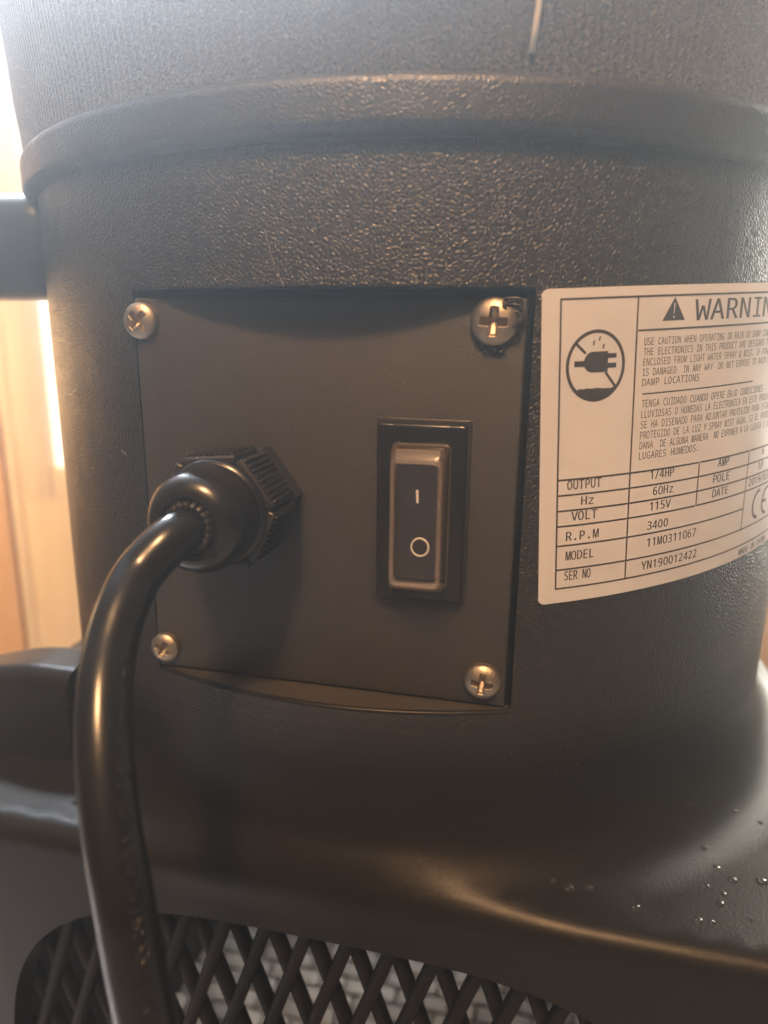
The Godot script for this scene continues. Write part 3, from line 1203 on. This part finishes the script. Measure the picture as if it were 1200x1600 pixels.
# ---------------------------------------------------------------- surroundings
func build_room() -> void:
	# floor
	var fl := begin()
	fl.set_smooth_group(-1)
	quad(fl, Vector3(-3, 0, -3), Vector3(3, 0, -3), Vector3(3, 0, 3), Vector3(-3, 0, 3))
	var floor_o := obj("floor", fl, M.grout, self, false)
	floor_o.set_meta("kind", "structure")
	var tw := 0.0165
	var td := 0.0115
	var meshes := []
	for k in 3:
		var st := begin()
		rbox(st, Vector3(tw - 0.0016, 0.004, td - 0.0016), 0.0011 + 0.0002 * k, Vector3.ZERO, Basis.IDENTITY, 1)
		st.generate_normals()
		meshes.append(st.commit())
	var g := RandomNumberGenerator.new()
	g.seed = 77
	var far := begin()
	for j in range(-26, 30):
		for i in range(-30, 24):
			var p := Vector3((i + (0.5 if j % 2 else 0.0)) * tw, 0.0022, j * td)
			var seen := p.x > -0.26 and p.x < 0.115 and p.z > -0.105 and p.z < 0.012
			var tiltb := Basis(Vector3(g.randf_range(-1, 1), 0, g.randf_range(-1, 1)).normalized(), g.randf_range(0, 0.03))
			var mk := g.randi() % 4
			if seen:
				var o := named(free_name("tile", floor_o), meshes[g.randi() % 3], M["tile_%d" % mk], floor_o)
				o.transform = Transform3D(tiltb, p)
			else:
				far.append_from(meshes[0], 0, Transform3D(tiltb, p))
	var rest := named("tiles", far.commit(), M.tile_0, floor_o)
	rest.set_meta("kind", "stuff")
	# wooden wall behind, with a bright window in it
	var wall := thing("wooden_wall", "wall of varnished vertical pine boards with a bright window behind the blower", "wall", Vector3.ZERO)
	wall.transform = Transform3D(Basis(Vector3.UP, 0.226), WALL_AT)
	# local x to the right, z towards the camera; the camera looks at x = 0
	var holes := [[WIN_X0, WIN_X1, WIN_Y0, WIN_Y1], [UP_X0, UP_X1, UP_Y0, UP_Y1], [RW_X0, RW_X1, RW_Y0, RW_Y1]]  # last two windows are unseen, placed for haze and rim light
	var rim := 0.03
	var x := -1.145
	var k := 0
	while x < 1.3:
		var xa := x + 0.0015
		var xb := x + 0.0965
		# cut the board where the windows are: split it across at their outer edges, then along
		var xs := [xa]
		for h in holes:
			for e in [h[0] - rim, h[1] + rim]:
				if e > xa + 0.004 and e < xb - 0.004:
					xs.append(e)
		xs.append(xb)
		xs.sort()
		for i in xs.size() - 1:
			var mid: float = (xs[i] + xs[i + 1]) / 2
			var spans := [[0.0, 2.3]]
			for h in holes:
				if mid > h[0] - rim and mid < h[1] + rim:
					var last: Array = spans.pop_back()
					spans.append([last[0], h[2] - rim])
					spans.append([h[3] + rim, last[1]])
			for sp in spans:
				var st := begin()
				rbox(st, Vector3(xs[i + 1] - xs[i] - 0.0004, sp[1] - sp[0] - 0.0004, 0.02), 0.0015, Vector3(mid, (sp[0] + sp[1]) / 2, -0.01), Basis.IDENTITY, 2)
				obj("board", st, M["wood_%d" % (k % 3)], wall, false)
		x += 0.098
		k += 1
	for h in holes:
		var win := Node3D.new()
		win.name = free_name("window", wall)
		wall.add_child(win, true)
		for f in [[h[0] - rim, h[0], h[2] - rim, h[3] + rim], [h[1], h[1] + rim, h[2] - rim, h[3] + rim], [h[0] + 0.001, h[1] - 0.001, h[2] - rim, h[2]], [h[0] + 0.001, h[1] - 0.001, h[3], h[3] + rim]]:
			var st := begin()
			rbox(st, Vector3(f[1] - f[0], f[3] - f[2], 0.020), 0.0012, Vector3((f[0] + f[1]) / 2, (f[2] + f[3]) / 2, -0.0101), Basis.IDENTITY, 2)
			obj("frame", st, M.wood_2, win, false)
		var pane := begin()
		rbox(pane, Vector3(h[1] - h[0] + 0.02, h[3] - h[2] + 0.02, 0.006), 0.001, Vector3((h[0] + h[1]) / 2, (h[2] + h[3]) / 2, -0.016), Basis.IDENTITY, 1)
		obj("pane", pane, M.daylight, win, false)

func build_drops() -> void:
	var spots := [[0.103, 0.0969, 1.0], [0.1054, 0.1032, 1.3], [0.1088, 0.1068, 1.4], [0.1012, 0.111, 1.1], [0.1051, 0.1128, 1.0], [0.1035, 0.1165, 1.2], [0.1163, 0.1054, 1.5], [0.097, 0.1238, 1.3], [0.1001, 0.1232, 1.0], [0.0819, 0.1232, 1.5], [0.0875, 0.1243, 0.6], [0.0647, 0.1222, 1.9], [0.0608, 0.1216, 1.6], [0.0704, 0.1205, 1.2], [0.1149, 0.079, 0.9], [0.0997, 0.0878, 0.9], [0.1222, 0.0802, 0.8], [0.0623, 0.1149, 0.5], [-0.0829, 0.1215, 1.4], [0.0790, 0.1105, 0.5], [0.1100, 0.1200, 0.7]]
	var g := RandomNumberGenerator.new()
	g.seed = 9
	for s in spots:
		s[0] = 0.0516 + (s[0] - 0.0516) * 0.955
		s[1] = 0.2854 + (s[1] - 0.2854) * 0.955
		# drop down onto the shoulder
		var hh := 0.0
		for i in 60:
			hh -= sdf(Vector3(s[0], hh, s[1])) * 0.9
		var pts := []
		var r: float = 0.00085 * s[2]
		for j in 9:
			var row := []
			var t := PI / 2 * j / 8.0
			for i in 25:
				var a := -TAU * i / 24
				var rr := r * sin(t) * (1.0 + 0.12 * sin(a * 2 + s[0] * 900))
				row.append(Vector3(cos(a) * rr, 0.55 * r * cos(t) - 0.00005, sin(a) * rr))
			pts.append(row)
		var o := named(free_name("water_drop", self), grid_mesh(pts, [], [], false), M.water, self)
		o.position = Vector3(s[0], hh + EYE, s[1])
		tag(o, "small clear water drop lying on the blower's black shoulder", "water drop", "water drops on the black shoulder")

func build_scuffs() -> void:
	# scratches and pale nicks in the plastic
	var st := begin()
	var g := RandomNumberGenerator.new()
	g.seed = 14
	for s in [[-0.079, 0.0215, 0.0085, 0.00020, -0.018], [-0.057, 0.0125, 0.0026, 0.00028, -0.010], [-0.449, -0.0306, 0.0012, 0.0003, -0.018]]:
		var path := []
		var rad := []
		for i in 10:
			var t := i / 9.0
			var a: float = s[0] + s[4] * t * -1.0 + 0.0012 * sin(i * 2.1)
			path.append(V((R - 0.00005) * sin(a), s[1] - s[2] * t, (R - 0.00005) * cos(a)))
			rad.append(s[3] * (0.35 + 0.65 * absf(sin(i * 1.9 + 0.4))))
		tube(st, path, rad, 5)
	for k in 26:
		var a := g.randf_range(-0.75, 0.8)
		var h := g.randf_range(-0.112, -0.093)
		var c := V((R) * sin(a), h, (R) * cos(a))
		rbox(st, Vector3(g.randf_range(0.0001, 0.0003), g.randf_range(0.0001, 0.0005), 0.0001), 0.00004, c, Basis(Vector3.UP, a), 1)
	var o := obj("scuffs", st, M.scuff, blower, false)
	o.set_meta("kind", "stuff")
	# dust on the plate
	var d := begin()
	for k in 150:
		var p := V(g.randf_range(-0.045, 0.044), g.randf_range(-0.085, 0.004), ZP + 0.00004)
		var sz := g.randf_range(0.00006, 0.00016)
		rbox(d, Vector3(sz, sz * g.randf_range(1.0, 3.0), 0.00008), 0.00003, p, Basis(Vector3.BACK, g.randf_range(0, PI)), 1)
	var o2 := obj("dust", d, M.scuff, blower, false)
	o2.set_meta("kind", "stuff")

# ---------------------------------------------------------------- scene
func _ready() -> void:
	rng.seed = 1
	var cam := Camera3D.new()
	cam.name = "camera"
	var attr := CameraAttributesPhysical.new()
	attr.frustum_focal_length = 16.54
	attr.frustum_focus_distance = 0.172
	attr.frustum_near = 0.01
	attr.frustum_far = 60.0
	attr.exposure_aperture = 6.0
	cam.attributes = attr
	add_child(cam)
	var cz := -Vector3(-0.21723184, -0.24474165, -0.94494013)
	var cx := Vector3(0.9738812, 0.01118649, -0.22678242)
	cam.transform = Transform3D(Basis(cx, cz.cross(cx), cz).orthonormalized(), V(0.05160363, 0, 0.2853718))
	cam.fov = 71.92
	cam.near = 0.01
	cam.far = 60.0
	cam.current = true

	var we := WorldEnvironment.new()
	we.name = "world"
	var env := Environment.new()
	env.background_mode = Environment.BG_COLOR
	env.background_color = lin(0.045, 0.043, 0.041)
	env.tonemap_mode = Environment.TONE_MAPPER_LINEAR
	env.tonemap_exposure = 1.0
	env.sdfgi_enabled = true
	env.ssao_enabled = true
	env.ssil_enabled = true
	env.volumetric_fog_enabled = true  # haze in the air stands in for veiling lens glare
	env.volumetric_fog_density = 0.75
	env.volumetric_fog_albedo = lin(0.90, 0.95, 1.0)
	env.volumetric_fog_anisotropy = 0.87
	we.environment = env
	add_child(we)

	# unseen warm ceiling lamp above and in front, placed to light the blower
	var key_at := V(0.03, -0.04, 0.125) + Vector3(0.03, 0.80, 0.60) * 2.6
	var key := OmniLight3D.new()
	key.name = "unseen_ceiling_lamp_light"
	key.light_color = Color(1.0, 0.76, 0.53)
	key.light_energy = 51.0
	key.light_size = 0.12
	key.omni_range = 12.0
	key.omni_attenuation = 2.0
	key.shadow_enabled = true
	key.position = key_at
	add_child(key)
	# daylight from the unseen upper window, placed to light the haze
	var day := AreaLight3D.new()
	day.name = "unseen_window_daylight"
	day.light_color = Color(0.92, 0.96, 1.0)
	day.light_energy = 28.0
	day.area_size = Vector2(UP_X1 - UP_X0, UP_Y1 - UP_Y0)
	day.area_range = 12.0
	day.shadow_enabled = true
	add_child(day)
	var wb := Basis(Vector3.UP, 0.226)
	day.transform = Transform3D(wb * Basis(Vector3.UP, PI), WALL_AT + wb * Vector3((UP_X0 + UP_X1) / 2, (UP_Y0 + UP_Y1) / 2, 0.012))

	# softer daylight from the unseen right hand window, for the right rim
	var side := AreaLight3D.new()
	side.name = "unseen_right_window_daylight"
	side.light_color = Color(1.0, 0.98, 0.92)
	side.light_energy = 3.2
	side.area_size = Vector2(RW_X1 - RW_X0, RW_Y1 - RW_Y0)
	side.area_range = 12.0
	side.shadow_enabled = true
	add_child(side)
	side.transform = Transform3D(wb * Basis(Vector3.UP, PI), WALL_AT + wb * Vector3((RW_X0 + RW_X1) / 2, (RW_Y0 + RW_Y1) / 2, 0.012))

	make_materials()
	var dl := mat("daylight in the window", Color.WHITE, 0.9)
	dl.emission_enabled = true
	dl.emission = Color(1.0, 0.97, 0.90)
	dl.emission_energy_multiplier = 1.6
	M.daylight = dl

	build_room()
	var lamp := thing("unseen_ceiling_lamp", "unseen round warm glowing ceiling lamp above and in front of the blower", "lamp", key_at)
	var globe := SphereMesh.new()
	globe.radius = 0.12
	globe.height = 0.24
	var gm := mat("glowing lamp globe", Color(1, 0.86, 0.68), 0.4)
	gm.emission_enabled = true
	gm.emission = Color(1.0, 0.79, 0.55)
	gm.emission_energy_multiplier = 3.0
	named("globe", globe, gm, lamp)
	var stem := begin()
	tube(stem, [Vector3(0, 0.118, 0), Vector3(0, 0.24, 0)], [0.045, 0.05], 20)
	obj("lamp_holder", stem, M.frame, lamp, true)
	# small added lamp on the left wall, out of view, brightening the boards
	var wl_at := WALL_AT + wb * Vector3(-0.60, 0.36, 0.15)
	var wl := OmniLight3D.new()
	wl.name = "added_wall_lamp_light"
	wl.light_color = Color(1.0, 0.83, 0.60)
	wl.light_energy = 0.22
	wl.light_size = 0.045
	wl.omni_range = 8.0
	wl.omni_attenuation = 2.0
	wl.shadow_enabled = true
	wl.position = wl_at
	add_child(wl)
	var added_lamp := thing("added_wall_lamp", "added small round warm lamp on an arm, out of view, brightening the wooden wall", "lamp", wl_at)
	var added_bulb := SphereMesh.new()
	added_bulb.radius = 0.045
	added_bulb.height = 0.09
	named("added_bulb", added_bulb, gm, added_lamp)
	var arm_st := begin()
	tube(arm_st, curve([wb * Vector3(0, -0.04, 0), wb * Vector3(0, -0.075, -0.03), wb * Vector3(0, -0.085, -0.09), wb * Vector3(0, -0.06, -0.148)], 6), [0.012, 0.012, 0.012, 0.012, 0.012, 0.012, 0.012, 0.012, 0.012, 0.012, 0.012, 0.012, 0.012, 0.012, 0.012, 0.012, 0.012, 0.016, 0.03], 14)
	obj("added_lamp_arm", arm_st, M.frame, added_lamp, true)
	blower = thing("air_blower", "black plastic air blower with a control plate, rocker switch, white rating label and power cord", "blower")
	build_drum()
	build_base()
	build_ring()
	build_guard()
	build_handle()
	build_plate()
	build_switch()
	build_gland()
	build_label()
	build_cloth()
	build_cord()
	build_scuffs()
	build_drops()
